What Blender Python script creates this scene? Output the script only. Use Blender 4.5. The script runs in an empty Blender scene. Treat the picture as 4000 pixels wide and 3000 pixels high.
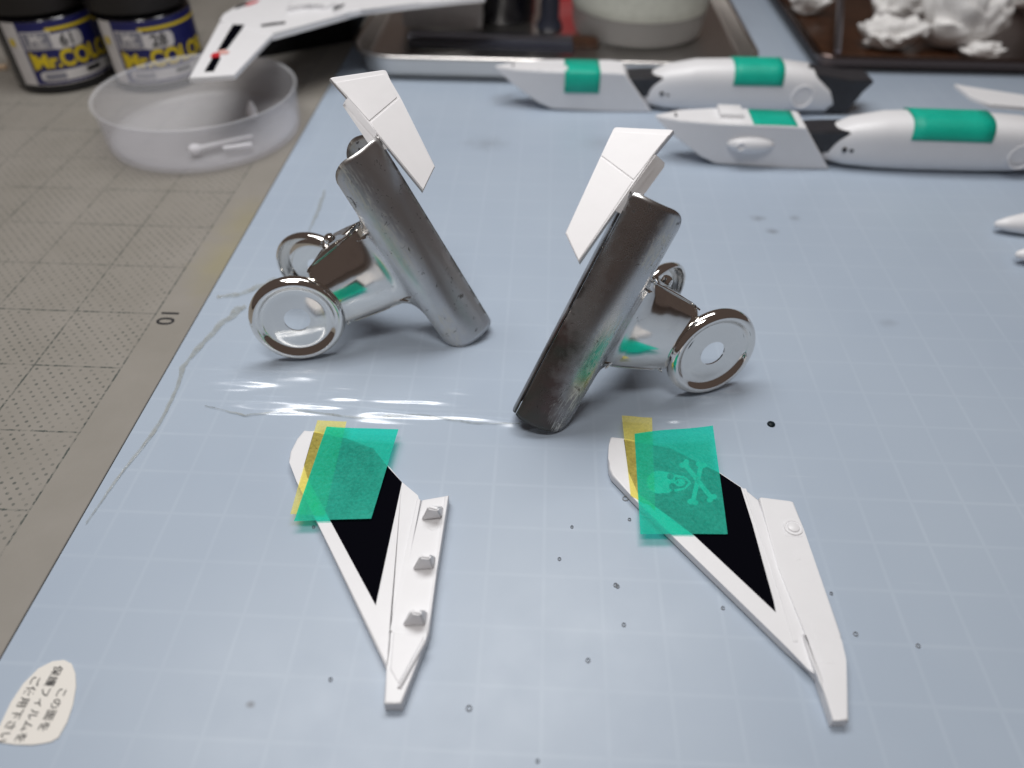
import bpy, bmesh, math, random
from mathutils import Vector, Matrix, noise
random.seed(4)
S = bpy.context.scene
COL = S.collection
# ------------------------------------------------------------------ camera, world, lamps, exposure (1 unit = 1 cm)
CAM = Vector((0.6951, -10.2043, 11.3273)); YAW, PITCH, ROLL = -0.0391, 0.7530, 0.0092
FPX = 2901.24
fw = Vector((math.sin(YAW)*math.cos(PITCH), math.cos(YAW)*math.cos(PITCH), -math.sin(PITCH)))
r0 = Vector((math.cos(YAW), -math.sin(YAW), 0)); u0 = r0.cross(fw)
RT = math.cos(ROLL)*r0 + math.sin(ROLL)*u0; UP = -math.sin(ROLL)*r0 + math.cos(ROLL)*u0
cd = bpy.data.cameras.new('camera'); cam = bpy.data.objects.new('camera', cd); COL.objects.link(cam)
cam.matrix_world = Matrix(((RT.x, UP.x, -fw.x, CAM.x), (RT.y, UP.y, -fw.y, CAM.y), (RT.z, UP.z, -fw.z, CAM.z), (0, 0, 0, 1)))
cd.sensor_width = 36; cd.lens = 36*FPX/4000; cd.clip_start = .1; cd.clip_end = 1000
cd.dof.use_dof = True; cd.dof.focus_distance = 14.6; cd.dof.aperture_fstop = .115
S.camera = cam
W = bpy.data.worlds.new('World'); S.world = W; W.use_nodes = True
bg = W.node_tree.nodes['Background']; bg.inputs[0].default_value = (.62, .47, .41, 1); bg.inputs[1].default_value = .13
def lamp(name, loc, target, sx, sy, power, color):
    l = bpy.data.lights.new(name, 'AREA'); l.shape = 'RECTANGLE'; l.size = sx; l.size_y = sy; l.energy = power; l.color = color
    o = bpy.data.objects.new(name, l); COL.objects.link(o); o.location = loc
    o.rotation_euler = (Vector(target)-Vector(loc)).to_track_quat('-Z', 'Y').to_euler()
    return o
lamp('ceiling_lamp', (-4, 12, 38), (-2, 6, 0), 34, 11, 11600, (1, 1, 1))
lamp('fill_light', (-3, -14, 50), (0, 4, 0), 18, 9, 9000, (1, .98, .95))  # unseen fill light, added to brighten faces towards the camera
S.view_settings.view_transform = 'Standard'; S.view_settings.look = 'None'
S.view_settings.exposure = 0; S.view_settings.gamma = 1
S.render.engine = 'CYCLES'; S.cycles.transparent_max_bounces = 24; S.cycles.max_bounces = 10

# ------------------------------------------------------------------ helpers
def ray(px, py): return (fw + RT*((px-2000)/FPX) - UP*((py-1500)/FPX))
def G(px, py, z=0.0):
    d = ray(px, py); return CAM + d*((z-CAM.z)/d.z)
def on_plane(px, py, p0, n):
    d = ray(px, py); return CAM + d*((p0-CAM).dot(n)/d.dot(n))
def zoomed(ox, oy, s): return lambda *pts: [(ox+x*s, oy+y*s) for x, y in pts]
Z1 = zoomed(900, 200, .7534); Z2 = zoomed(1950, 450, .7534); Z3 = zoomed(1050, 1600, .7233); Z4 = zoomed(2300, 1600, .7534)
Z5 = zoomed(0, 0, .5877); Z6 = zoomed(700, 0, .3617); Z7 = zoomed(1900, 150, .9494); ZT = zoomed(2300, 1600, .3315)

def base_of(o):
    v = Vector((0, 0, 0))
    while o: v = v + o.location; o = o.parent
    return v
def tag(o, label=None, cat=None, group=None, kind=None):
    for k, v in (('label', label), ('category', cat), ('group', group), ('kind', kind)):
        if v: o[k] = v
    return o
def empty(name, loc, label, cat, group=None):
    o = bpy.data.objects.new(name, None); COL.objects.link(o); o.location = loc; o.empty_display_size = .3
    return tag(o, label, cat, group)
def link(name, me, parent=None, mats=()):
    for m in mats: me.materials.append(m)
    o = bpy.data.objects.new(name, me); COL.objects.link(o)
    if parent: o.parent = parent
    return o
def shade(me, angle=35):
    me.polygons.foreach_set('use_smooth', [True]*len(me.polygons))
    try: me.set_sharp_from_angle(angle=math.radians(angle))
    except Exception: pass
def mesh(name, verts, faces, mats, parent=None, smooth=None):
    """one mesh object from world-space vertices"""
    b = base_of(parent) if parent else Vector((0, 0, 0))
    me = bpy.data.meshes.new(name); me.from_pydata([tuple(Vector(v)-b) for v in verts], [], faces); me.update()
    if smooth: shade(me, smooth)
    return link(name, me, parent, mats if isinstance(mats, (list, tuple)) else [mats])
def finish(name, bm, mats, parent=None, smooth=35):
    b = base_of(parent) if parent else Vector((0, 0, 0))
    bmesh.ops.translate(bm, verts=bm.verts, vec=-b)
    bmesh.ops.recalc_face_normals(bm, faces=bm.faces)
    me = bpy.data.meshes.new(name); bm.to_mesh(me); bm.free()
    if smooth: shade(me, smooth)
    return link(name, me, parent, mats if isinstance(mats, (list, tuple)) else [mats])
def ccw(pts):
    a = sum(pts[i][0]*pts[(i+1) % len(pts)][1]-pts[(i+1) % len(pts)][0]*pts[i][1] for i in range(len(pts)))
    return pts if a > 0 else pts[::-1]
def slab_bm(pts, nrm, th, bev=0.0, seg=2, bm=None):
    """polygon pts (3-D, planar) is the top face; the slab hangs th below it along -nrm; top edges bevelled"""
    bm = bm or bmesh.new(); nrm = Vector(nrm).normalized()
    n = Vector((0, 0, 0))
    for i in range(len(pts)): n += Vector(pts[i]).cross(Vector(pts[(i+1) % len(pts)]))
    if n.dot(nrm) < 0: pts = pts[::-1]
    top = [bm.verts.new(p) for p in pts]; bot = [bm.verts.new(Vector(p)-nrm*th) for p in pts]
    f = bm.faces.new(top); bm.faces.new(bot[::-1]); k = len(pts)
    for i in range(k): bm.faces.new((top[i], bot[i], bot[(i+1) % k], top[(i+1) % k]))
    if bev: bmesh.ops.bevel(bm, geom=list(f.edges), offset=bev, segments=seg, affect='EDGES', profile=.5)
    return bm
def even(o):
    m = o.modifiers.new('even_normals', 'WEIGHTED_NORMAL'); m.keep_sharp = True; m.weight = 90; return o
def plate(name, px, z, th, mat, parent, bev=.03, smooth=50):
    """horizontal plate whose top outline is seen at photo points px at height z"""
    return even(finish(name, slab_bm([G(x, y, z) for x, y in px], (0, 0, 1), th, bev), mat, parent, smooth))
def lathe(name, prof, c, mats, parent=None, n=64, axis=None, smooth=35, closed=False):
    ax = Vector(axis or (0, 0, 1)).normalized(); a = ax.orthogonal().normalized(); b = ax.cross(a)
    V, F = [], []
    for r, h in prof:
        for i in range(n):
            t = 2*math.pi*i/n; V.append(Vector(c)+ax*h+(a*math.cos(t)+b*math.sin(t))*r)
    m = len(prof)
    for j in range(m if closed else m-1):
        for i in range(n):
            k = (j+1) % m
            F.append((j*n+i, j*n+(i+1) % n, k*n+(i+1) % n, k*n+i))
    bm = bmesh.new(); vs = [bm.verts.new(v) for v in V]
    for f in F:
        try: bm.faces.new([vs[i] for i in f])
        except ValueError: pass
    bmesh.ops.remove_doubles(bm, verts=bm.verts, dist=1e-5)
    return finish(name, bm, mats, parent, smooth)
def tube(name, pts, rad, mat, parent=None, n=8):
    V, F = [], []; pts = [Vector(p) for p in pts]
    rr = rad if isinstance(rad, (list, tuple)) else [rad]*len(pts)
    for i, p in enumerate(pts):
        d = (pts[min(i+1, len(pts)-1)]-pts[max(i-1, 0)]).normalized(); a = d.cross(Vector((.13, .27, .95))).normalized(); b = d.cross(a)
        for k in range(n):
            t = 2*math.pi*k/n; V.append(p+(a*math.cos(t)+b*math.sin(t))*rr[i])
    for i in range(len(pts)-1):
        for k in range(n): F.append((i*n+k, i*n+(k+1) % n, (i+1)*n+(k+1) % n, (i+1)*n+k))
    F.append(tuple(range(n))[::-1]); F.append(tuple(range((len(pts)-1)*n, len(pts)*n)))
    return mesh(name, V, F, mat, parent, 50)
def text_mesh(s, size, offset=0.0, shear=0.0):
    cu = bpy.data.curves.new('txt', 'FONT'); cu.body = s; cu.size = size; cu.offset = offset; cu.shear = shear
    cu.align_x = 'CENTER'; cu.align_y = 'CENTER'; cu.resolution_u = 4
    o = bpy.data.objects.new('txt', cu); COL.objects.link(o)
    dg = bpy.context.evaluated_depsgraph_get(); dg.update()
    me = o.evaluated_get(dg).to_mesh(); V = [v.co.copy() for v in me.vertices]; F = [tuple(p.vertices) for p in me.polygons]
    o.evaluated_get(dg).to_mesh_clear(); bpy.data.objects.remove(o); bpy.data.curves.remove(cu)
    return V, F
def writing(name, s, size, fn, mat, parent, offset=0.0, shear=0.0, sx=1.0):
    V, F = text_mesh(s, size, offset, shear)
    return mesh(name, [fn(v.x*sx, v.y) for v in V], F, mat, parent)

# ------------------------------------------------------------------ materials
class NT:
    def __init__(s, name):
        s.m = bpy.data.materials.new(name); s.m.use_nodes = True; s.t = s.m.node_tree; s.n = s.t.nodes
        s.b = s.n['Principled BSDF']; s.out = s.n['Material Output']
    def new(s, typ, **kw):
        n = s.n.new(typ)
        for k, v in kw.items():
            if k.startswith('i_'):
                key = k[2:]; n.inputs[int(key) if key.isdigit() else key.replace('_', ' ')].default_value = v
            else: setattr(n, k, v)
        return n
    def l(s, a, b): s.t.links.new(a, b)
    def set(s, **kw):
        for k, v in kw.items(): s.b.inputs[k.replace('_', ' ')].default_value = v
        return s
    def coord(s, which='Object'): return s.new('ShaderNodeTexCoord').outputs[which]
    def noise(s, scale, detail=3, vec=None, rough=.55, dist=0):
        n = s.new('ShaderNodeTexNoise', i_Scale=scale, i_Detail=detail, i_Roughness=rough, i_Distortion=dist)
        s.l(vec or s.coord(), n.inputs['Vector']); return n.outputs['Fac']
    def ramp(s, fac, stops):
        r = s.new('ShaderNodeValToRGB'); e = r.color_ramp.elements
        while len(e) < len(stops): e.new(.5)
        for el, (p, c) in zip(e, stops): el.position = p; el.color = c if len(c) == 4 else (*c, 1)
        s.l(fac, r.inputs[0]); return r.outputs[0]
    def math(s, op, a, b=None, c=None, clamp=False):
        n = s.new('ShaderNodeMath', operation=op, use_clamp=clamp)
        for i, v in enumerate((a, b, c)):
            if v is None: continue
            if isinstance(v, (int, float)): n.inputs[i].default_value = v
            else: s.l(v, n.inputs[i])
        return n.outputs[0]
    def mix(s, fac, a, b):
        n = s.new('ShaderNodeMix', data_type='RGBA')
        for i, v in ((0, fac), (6, a), (7, b)):
            if isinstance(v, (int, float)): n.inputs[i].default_value = v
            elif isinstance(v, tuple): n.inputs[i].default_value = v if len(v) == 4 else (*v, 1)
            else: s.l(v, n.inputs[i])
        return n.outputs[2]
    def bump(s, h, strength=.1, dist=.02):
        n = s.new('ShaderNodeBump', i_Strength=strength, i_Distance=dist); s.l(h, n.inputs['Height']); s.l(n.outputs[0], s.b.inputs['Normal']); return n
    def xyz(s, vec=None):
        n = s.new('ShaderNodeSeparateXYZ'); s.l(vec or s.coord(), n.inputs[0]); return n.outputs
    def with_transparency(s, fac, color=(1, 1, 1, 1)):
        """fac = share that is see-through"""
        tr = s.new('ShaderNodeBsdfTransparent'); tr.inputs[0].default_value = color
        mx = s.new('ShaderNodeMixShader')
        if isinstance(fac, (int, float)): mx.inputs[0].default_value = fac
        else: s.l(fac, mx.inputs[0])
        s.l(s.b.outputs[0], mx.inputs[1]); s.l(tr.outputs[0], mx.inputs[2]); s.l(mx.outputs[0], s.out.inputs[0]); return s

def plain(name, col, rough=.5, metal=0.0, spec=.5, bump=0, bscale=30, vary=0):
    t = NT(name); t.set(Base_Color=(*col, 1), Roughness=rough, Metallic=metal); t.b.inputs['Specular IOR Level'].default_value = spec
    if bump: t.bump(t.noise(bscale, 4), bump, .01)
    if vary:
        f = t.noise(3.0, 4); t.l(t.ramp(f, [(.3, tuple(c*(1-vary) for c in col)), (.7, tuple(min(1, c*(1+vary)) for c in col))]), t.b.inputs['Base Color'])
    return t.m
M = {}
M['plastic'] = plain('white_plastic', (.80, .80, .82), .34, bump=.04, bscale=40, vary=.012)
M['plastic_raw'] = plain('unpainted_white_plastic', (.81, .80, .815), .42, bump=.05, bscale=30, vary=.015)
M['black'] = plain('black_paint', (.003, .003, .005), .6, spec=.0)
M['dark'] = plain('dark_grey_plastic', (.025, .025, .03), .45, vary=.2)
M['blackmatte'] = plain('matte_black', (.008, .008, .008), .8, spec=.2)
M['cap'] = plain('black_cap', (.012, .010, .010), .5, bump=.15, bscale=8)
M['navy'] = plain('navy_print', (.012, .014, .11), .4)
M['yellow'] = plain('yellow_print', (.66, .50, .015), .4)
M['labelwhite'] = plain('white_label_paper', (.62, .60, .60), .5, vary=.06)
M['labelgrey'] = plain('grey_print', (.22, .22, .26), .5)
M['ink'] = plain('black_print', (.02, .02, .022), .5)
M['red'] = plain('red_print', (.55, .02, .03), .4)
M['pink'] = plain('pale_red_print', (.75, .42, .38), .4)
M['glass_dark'] = plain('dark_paint_in_glass', (.008, .008, .012), .12)
M['sticker'] = plain('sticker_paper', (.78, .75, .70), .5)
M['tissue'] = plain('tissue_paper', (.82, .81, .80), .9, bump=.5, bscale=5)
M['emblem'] = plain('white_emblem', (.68, .68, .68), .5, vary=.25)
M['steel_tray'] = plain('brushed_steel', (.62, .60, .58), .30, 1.0, bump=.05, bscale=25)
M['steel_tool'] = plain('tool_steel', (.30, .31, .36), .30, 1.0)
M['darktool'] = plain('dark_handle', (.02, .022, .035), .35)
M['brown'] = plain('dark_brown', (.045, .018, .008), .3, vary=.4)  # brown of the scrap; also imitates reflections in the dark tray
M['bubble'] = plain('bubble_rim', (.31, .33, .36), .5)
M['inkdrop'] = plain('dried_ink', (.004, .010, .014), .4, spec=.2)
M['wood'] = plain('pale_wood', (.5, .36, .24), .6)
M['table'] = plain('desk_board', (.05, .035, .028), .5)

# blue translucent work sheet with a faint printed 1 cm grid
t = NT('blue_work_sheet')
v = t.coord(); x, y, z = t.xyz(v)
def lines(t, c, period, off, w0, w1):
    a = t.math('ADD', c, off+period*1000); a = t.math('MODULO', a, period); a = t.math('SUBTRACT', a, period/2); a = t.math('ABSOLUTE', a)
    a = t.math('SUBTRACT', period/2, a)                      # distance to the nearest line
    mr = t.new('ShaderNodeMapRange', i_1=w0, i_2=w1, i_3=1.0, i_4=0.0); t.l(a, mr.inputs[0]); return mr.outputs[0]
g1 = t.math('MAXIMUM', lines(t, x, 1, 0, .012, .05), lines(t, y, 1, 0, .012, .05))
g2 = t.math('MAXIMUM', lines(t, x, .5, 0, .008, .03), lines(t, y, .5, 0, .008, .03))
g = t.math('MAXIMUM', g1, t.math('MULTIPLY', g2, .06))
fade = t.noise(.35, 3); fade = t.math('MULTIPLY', g, t.math('MULTIPLY_ADD', fade, 1.6, -.30, clamp=True), clamp=True)
cloud = t.ramp(t.noise(.16, 4), [(.3, (.375, .445, .542)), (.7, (.405, .475, .565))])
col = t.mix(t.math('MULTIPLY', fade, .19), cloud, (.60, .68, .76))
sm = t.noise(.45, 2, rough=.4); sm = t.ramp(sm, [(.70, (0, 0, 0)), (.80, (1, 1, 1))])
col = t.mix(t.math('MULTIPLY', sm, .08), col, (.20, .20, .22))
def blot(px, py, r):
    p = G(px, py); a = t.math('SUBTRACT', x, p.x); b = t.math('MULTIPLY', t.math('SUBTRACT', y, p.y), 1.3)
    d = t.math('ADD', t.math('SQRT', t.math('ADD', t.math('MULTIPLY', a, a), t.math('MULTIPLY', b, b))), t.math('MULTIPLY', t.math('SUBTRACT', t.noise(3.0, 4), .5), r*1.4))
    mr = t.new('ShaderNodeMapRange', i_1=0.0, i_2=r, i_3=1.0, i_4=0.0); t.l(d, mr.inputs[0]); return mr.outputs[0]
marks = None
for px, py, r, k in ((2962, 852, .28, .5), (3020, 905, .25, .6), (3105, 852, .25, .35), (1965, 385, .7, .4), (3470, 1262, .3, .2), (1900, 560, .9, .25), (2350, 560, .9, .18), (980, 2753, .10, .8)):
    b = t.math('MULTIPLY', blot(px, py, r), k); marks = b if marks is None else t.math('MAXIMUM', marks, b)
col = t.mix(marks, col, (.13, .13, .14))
sc = t.new('ShaderNodeMapping'); sc.inputs['Rotation'].default_value = (0, 0, .5); sc.inputs['Scale'].default_value = (.25, 9, 1); t.l(v, sc.inputs[0])
scr = t.ramp(t.noise(1.1, 4, sc.outputs[0], .6), [(.66, (0, 0, 0)), (.70, (1, 1, 1))]); scr = t.math('MULTIPLY', scr, t.ramp(t.noise(.5, 2), [(.5, (0, 0, 0)), (.65, (1, 1, 1))]))
col = t.mix(t.math('MULTIPLY', scr, .18), col, (.62, .68, .74))
t.l(col, t.b.inputs['Base Color']); t.set(Roughness=.36)
t.l(t.math('MULTIPLY_ADD', t.noise(1.2, 5), .16, .30), t.b.inputs['Roughness'])
t.bump(t.noise(1.5, 5), .06, .02)
M['sheet'] = t.m

# beige cutting mat: 2 cm lines and dot rows, worn print
t = NT('beige_mat'); v = t.coord(); x, y, z = t.xyz(v)
X0, Y0 = 8.64, .1
lx = lines(t, x, 2, X0, .012, .03); ly = lines(t, y, 2, Y0, .012, .03); lyb = lines(t, y, 10, -3.9, .016, .035)
ln = t.math('MAXIMUM', t.math('MAXIMUM', lx, ly), lyb)
def dist_to(t, c, period, off):
    a = t.math('ADD', c, off+period*1000); a = t.math('MODULO', a, period); return t.math('SUBTRACT', a, period/2)
def dots(t, ox, oy, p):
    a = dist_to(t, x, p, ox); b = dist_to(t, y, p, oy)
    d = t.math('SQRT', t.math('ADD', t.math('MULTIPLY', a, a), t.math('MULTIPLY', b, b)))
    mr = t.new('ShaderNodeMapRange', i_1=.026, i_2=.044, i_3=1.0, i_4=0.0); t.l(d, mr.inputs[0]); return mr.outputs[0]
dt = t.math('MAXIMUM', dots(t, X0, Y0, .25), dots(t, X0+.125, Y0+.125, .25))
wear = t.noise(.8, 6, rough=.7); wearl = t.ramp(wear, [(.36, (0, 0, 0)), (.50, (1, 1, 1))])
weard = t.ramp(t.noise(.6, 5, rough=.75), [(.34, (0, 0, 0)), (.52, (1, 1, 1))])
fine = t.ramp(t.noise(9, 3), [(.42, (.25, .25, .25)), (.55, (1, 1, 1))])
pr = t.math('MAXIMUM', t.math('MULTIPLY', ln, wearl), t.math('MULTIPLY', t.math('MULTIPLY', dt, weard), .8))
inside = t.math('LESS_THAN', x, -8.615)
pr = t.math('MULTIPLY', t.math('MULTIPLY', pr, inside), fine)
basec = t.ramp(t.noise(.5, 5), [(.3, (.245, .228, .20)), (.7, (.285, .265, .238))])
def spot(t, px, py, r0, r1, sy=1.0):
    p = G(px, py); a = t.math('SUBTRACT', x, p.x); b = t.math('MULTIPLY', t.math('SUBTRACT', y, p.y), sy)
    d = t.math('SQRT', t.math('ADD', t.math('MULTIPLY', a, a), t.math('MULTIPLY', b, b)))
    d = t.math('ADD', d, t.math('MULTIPLY', t.math('SUBTRACT', t.noise(1.6, 4), .5), r1*.8))
    mr = t.new('ShaderNodeMapRange', i_1=r0, i_2=r1, i_3=1.0, i_4=0.0); t.l(d, mr.inputs[0]); return mr.outputs[0]
yel = t.math('MAXIMUM', spot(t, 885, 1020, .1, 1.0, .5), t.math('MULTIPLY', spot(t, 960, 870, .1, .9, .5), .8))
basec = t.mix(t.math('MULTIPLY', yel, .35), basec, (.34, .30, .12))
t.l(t.mix(t.math('MULTIPLY', pr, .9), basec, (.035, .05, .045)), t.b.inputs['Base Color']); t.set(Roughness=.55); t.bump(t.noise(12, 4), .08, .02)
M['mat'] = t.m
M['matedge'] = plain('mat_side', (.12, .105, .09), .6)

# metal of the clips: satin jaw, mirror arm, scratches, paint specks
def clip_metal(name, sat, speck_col, specks, satin, dark_amt=0.0):
    t = NT(name); v = t.coord('UV'); u_, w_, _ = t.xyz(v)          # UV: u along jaw (cm), v along profile (cm from the grip edge)
    jaw = t.new('ShaderNodeMapRange', i_1=1.15, i_2=1.9, i_3=1.0, i_4=0.0); t.l(w_, jaw.inputs[0]); jaw = jaw.outputs[0]
    o = t.coord('Object')
    grain = t.noise(38, 3, o); blot = t.noise(1.3, 5, o)
    edge = t.math('MULTIPLY', jaw, t.ramp(blot, [(.30, (.75, .75, .75)), (.70, (1, 1, 1))]))
    t.l(t.math('ADD', t.math('MULTIPLY_ADD', edge, satin, .075), t.math('MULTIPLY', grain, .05)), t.b.inputs['Roughness'])
    base = t.mix(edge, (.80, .775, .74), sat)
    base = t.mix(t.math('MULTIPLY', t.ramp(t.noise(2.2, 6, o, .7), [(.5, (0, 0, 0)), (.75, (1, 1, 1))]), .25), base, tuple(c*.62 for c in sat))
    # band of handling damage along the fold
    band = t.new('ShaderNodeMapRange', i_1=.0, i_2=.55, i_3=1.0, i_4=0.0); t.l(t.math('ABSOLUTE', t.math('SUBTRACT', w_, 1.0)), band.inputs[0]); band = band.outputs[0]
    vs = t.new('ShaderNodeMapping'); vs.inputs['Scale'].default_value = (.8, 5, 1); t.l(v, vs.inputs[0])
    scr = t.noise(3.6, 6, vs.outputs[0], .65, 1.5)
    scr = t.ramp(t.math('ADD', scr, t.math('MULTIPLY', band, .12)), [(specks, (0, 0, 0)), (specks+.025, (1, 1, 1))])
    dk = t.noise(4.2, 6, o, .75, 1.0); dk = t.ramp(dk, [(.615, (0, 0, 0)), (.64, (1, 1, 1))]); dk = t.math('MULTIPLY', dk, jaw)
    chip = t.new('ShaderNodeMapRange', i_1=.0, i_2=.10, i_3=1.0, i_4=0.0); t.l(w_, chip.inputs[0])
    ch = t.math('MULTIPLY', chip.outputs[0], t.ramp(t.noise(3, 4, o), [(.5, (0, 0, 0)), (.56, (1, 1, 1))]))
    dirt = t.math('MAXIMUM', dk, ch, clamp=True)
    clus = t.math('ADD', t.noise(.9, 3, o), t.math('MULTIPLY', band, .10)); clus = t.ramp(clus, [(.50, (0, 0, 0)), (.60, (1, 1, 1))])
    scr = t.math('MULTIPLY', scr, t.math('MULTIPLY', t.math('MULTIPLY', jaw, clus), band))
    jaw_dark = t.math('SUBTRACT', t.math('SUBTRACT', .95, t.math('MULTIPLY', u_, .42)), t.math('MULTIPLY', w_, 1.35))
    jaw_dark = t.math('ADD', jaw_dark, t.math('MULTIPLY', t.math('SUBTRACT', t.noise(1.7, 6, o, .65), .5), 1.6), clamp=True)
    jaw_dark = t.math('MULTIPLY', t.math('MULTIPLY', jaw_dark, jaw), dark_amt)                    # dark blotchy tone, stronger towards one jaw end and the grip edge
    base = t.mix(jaw_dark, base, t.ramp(t.noise(1.1, 3, o), [(.40, (.018, .022, .014)), (.62, (.05, .022, .018))]))
    base = t.mix(scr, base, speck_col); base = t.mix(t.math('MULTIPLY', dirt, .85), base, (.03, .022, .018))
    t.l(base, t.b.inputs['Base Color'])
    t.l(t.math('SUBTRACT', 1.0, t.math('MAXIMUM', t.math('MULTIPLY', jaw_dark, .8), t.math('MAXIMUM', t.math('MULTIPLY', scr, .8), t.math('MULTIPLY', dirt, .7)))), t.b.inputs['Metallic'])
    t.bump(t.math('ADD', t.math('MULTIPLY', grain, t.math('MULTIPLY', jaw, .5)), t.math('MULTIPLY', scr, 1.0)), .06, .01)
    return t.m
M['clip_a'] = clip_metal('satin_clip_steel', (.56, .555, .56), (.60, .59, .55), .60, .27)
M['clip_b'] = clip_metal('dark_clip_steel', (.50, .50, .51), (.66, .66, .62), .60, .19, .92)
t = NT('bright_nickel'); t.set(Metallic=1.0, Base_Color=(.80, .775, .74, 1)); t.l(t.math('MULTIPLY_ADD', t.noise(9, 4), .09, .03), t.b.inputs['Roughness']); M['nickel'] = t.m

# masking tapes, film, frosted plastic
def tape(name, col, trans, fac, rough=.5):
    t = NT(name); t.set(Base_Color=(*col, 1), Roughness=rough)
    n = t.noise(16, 5, rough=.7); n2 = t.noise(1.6, 3)
    f = t.math('ADD', t.math('MULTIPLY', t.math('SUBTRACT', n, .5), .5), t.math('MULTIPLY_ADD', t.math('SUBTRACT', n2, .5), .35, fac), clamp=True)
    fl = t.ramp(t.noise(42, 3, rough=.6), [(.60, (0, 0, 0)), (.70, (1, 1, 1))]); t.l(t.mix(t.math('MULTIPLY', fl, t.math('MULTIPLY', n2, .55)), (*col, 1), tuple(min(1, c*1.15+.16) for c in col)), t.b.inputs['Base Color'])
    t.bump(n, .5, .03); t.with_transparency(f, (*trans, 1)); return t.m
M['green_tape'] = tape('green_masking_tape', (.0, .60, .43), (.05, .95, .75), .50, .45)
M['green_tape_solid'] = tape('green_masking_tape_pressed', (.0, .46, .325), (.05, .85, .65), .08, .45)
M['yellow_tape'] = tape('yellow_masking_tape', (.97, .82, .17), (1, .95, .50), .62, .45)
t = NT('clear_film'); ge = t.new('ShaderNodeNewGeometry'); nz = t.xyz(ge.outputs['Normal'])[2]
mr = t.new('ShaderNodeMapRange', i_1=.001, i_2=.04, i_3=.0, i_4=.13); t.l(t.math('SUBTRACT', 1.0, t.math('ABSOLUTE', nz)), mr.inputs[0])
gl = t.new('ShaderNodeBsdfGlossy', i_Roughness=.24); tr = t.new('ShaderNodeBsdfTransparent', i_0=(1, 1, 1, 1)); mx = t.new('ShaderNodeAddShader')
cb = t.new('ShaderNodeCombineColor')
for i in range(3): t.l(mr.outputs[0], cb.inputs[i])
t.l(cb.outputs[0], gl.inputs[0]); t.l(tr.outputs[0], mx.inputs[0]); t.l(gl.outputs[0], mx.inputs[1]); t.l(mx.outputs[0], t.out.inputs[0]); M['film'] = t.m
t = NT('film_torn_edge'); t.set(Base_Color=(.42, .42, .38, 1), Roughness=.18); t.with_transparency(t.math('MULTIPLY_ADD', t.noise(5, 5, rough=.75), 1.3, .05, clamp=True), (.97, .97, .95, 1)); M['film_edge'] = t.m
t = NT('frosted_plastic'); t.set(Base_Color=(.92, .93, .95, 1), Roughness=.25); t.with_transparency(.81, (.98, .98, 1, 1)); M['frosted'] = t.m
t = NT('frosted_cup'); t.set(Base_Color=(.48, .47, .46, 1), Roughness=.3); t.with_transparency(.55, (.95, .95, .95, 1)); M['frosted_cup'] = t.m

# ------------------------------------------------------------------ setting
def grid_sheet(name, x0, x1, y0, y1, z, mat, kind, th=.03):
    bm = slab_bm([(x0, y0, z), (x1, y0, z), (x1, y1, z), (x0, y1, z)], (0, 0, 1), th)
    o = finish(name, bm, mat, None, None); tag(o, kind=kind); return o
grid_sheet('table_top', -90, 90, -40, 110, -.08, M['table'], 'structure', 2)
grid_sheet('work_sheet', -7.61, 60, -7.3, 80, 0, M['sheet'], 'structure', .06)
mat_o = finish('cutting_mat', slab_bm([(-60, -7.3, .035), (-7.62, -7.3, .035), (-7.62, 80, .035), (-60, 80, .035)], (0, 0, 1), .09, .01, 1), M['mat'], None, None)
tag(mat_o, 'beige cutting mat with dotted grid print and the number 10', 'cutting mat')
writing('printed_number', '10', .62, lambda a, b: Vector((-8.32+b, 3.78-a, .039)), M['ink'], mat_o, .006)

# ------------------------------------------------------------------ bulldog clips
R_, ZD, LH, YT, YB, BE = 1.045, 1.051, 2.536, 3.502, 2.42, .227
PROFILE = [(3.502, .03), (3.46, .11), (3.38, .22), (3.25, .35), (3.10, .455), (2.95, .525), (2.80, .563), (2.66, .578), (2.54, .562), (2.44, .520), (2.34, .475), (2.24, .455), (2.10, .480), (1.9, .545), (1.6, .64), (1.25, .735), (.95, .81), (.72, .86)]
def resample(P, step):
    out = [P[0]]
    for a, b in zip(P, P[1:]):
        n = max(1, int(math.dist(a, b)/step))
        for i in range(1, n+1): out.append((a[0]+(b[0]-a[0])*i/n, a[1]+(b[1]-a[1])*i/n))
    return out
def smooth_path(P, it=3):
    for _ in range(it):
        P = [P[0]]+[((P[i-1][0]+2*P[i][0]+P[i+1][0])/4, (P[i-1][1]+2*P[i][1]+P[i+1][1])/4) for i in range(1, len(P)-1)]+[P[-1]]
    return P
PR = smooth_path(resample(PROFILE, .035), 4)
def half_width(y):
    rc = .48                                               # rounded back corners of the jaw
    if y >= YB+rc: 
        return LH-.05*max(0, (y-3.40)/.1)**2
    if y >= YB:
        d = (YB+rc-y); return LH-rc+math.sqrt(max(0, rc*rc-d*d))
    arm = 1.08-.17*(YB-y)
    f = .42; d = YB-y                                       # fillet into the arm
    if d < f: return min(LH-rc, arm+f-math.sqrt(max(0, f*f-(f-d)**2)))
    return arm
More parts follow.
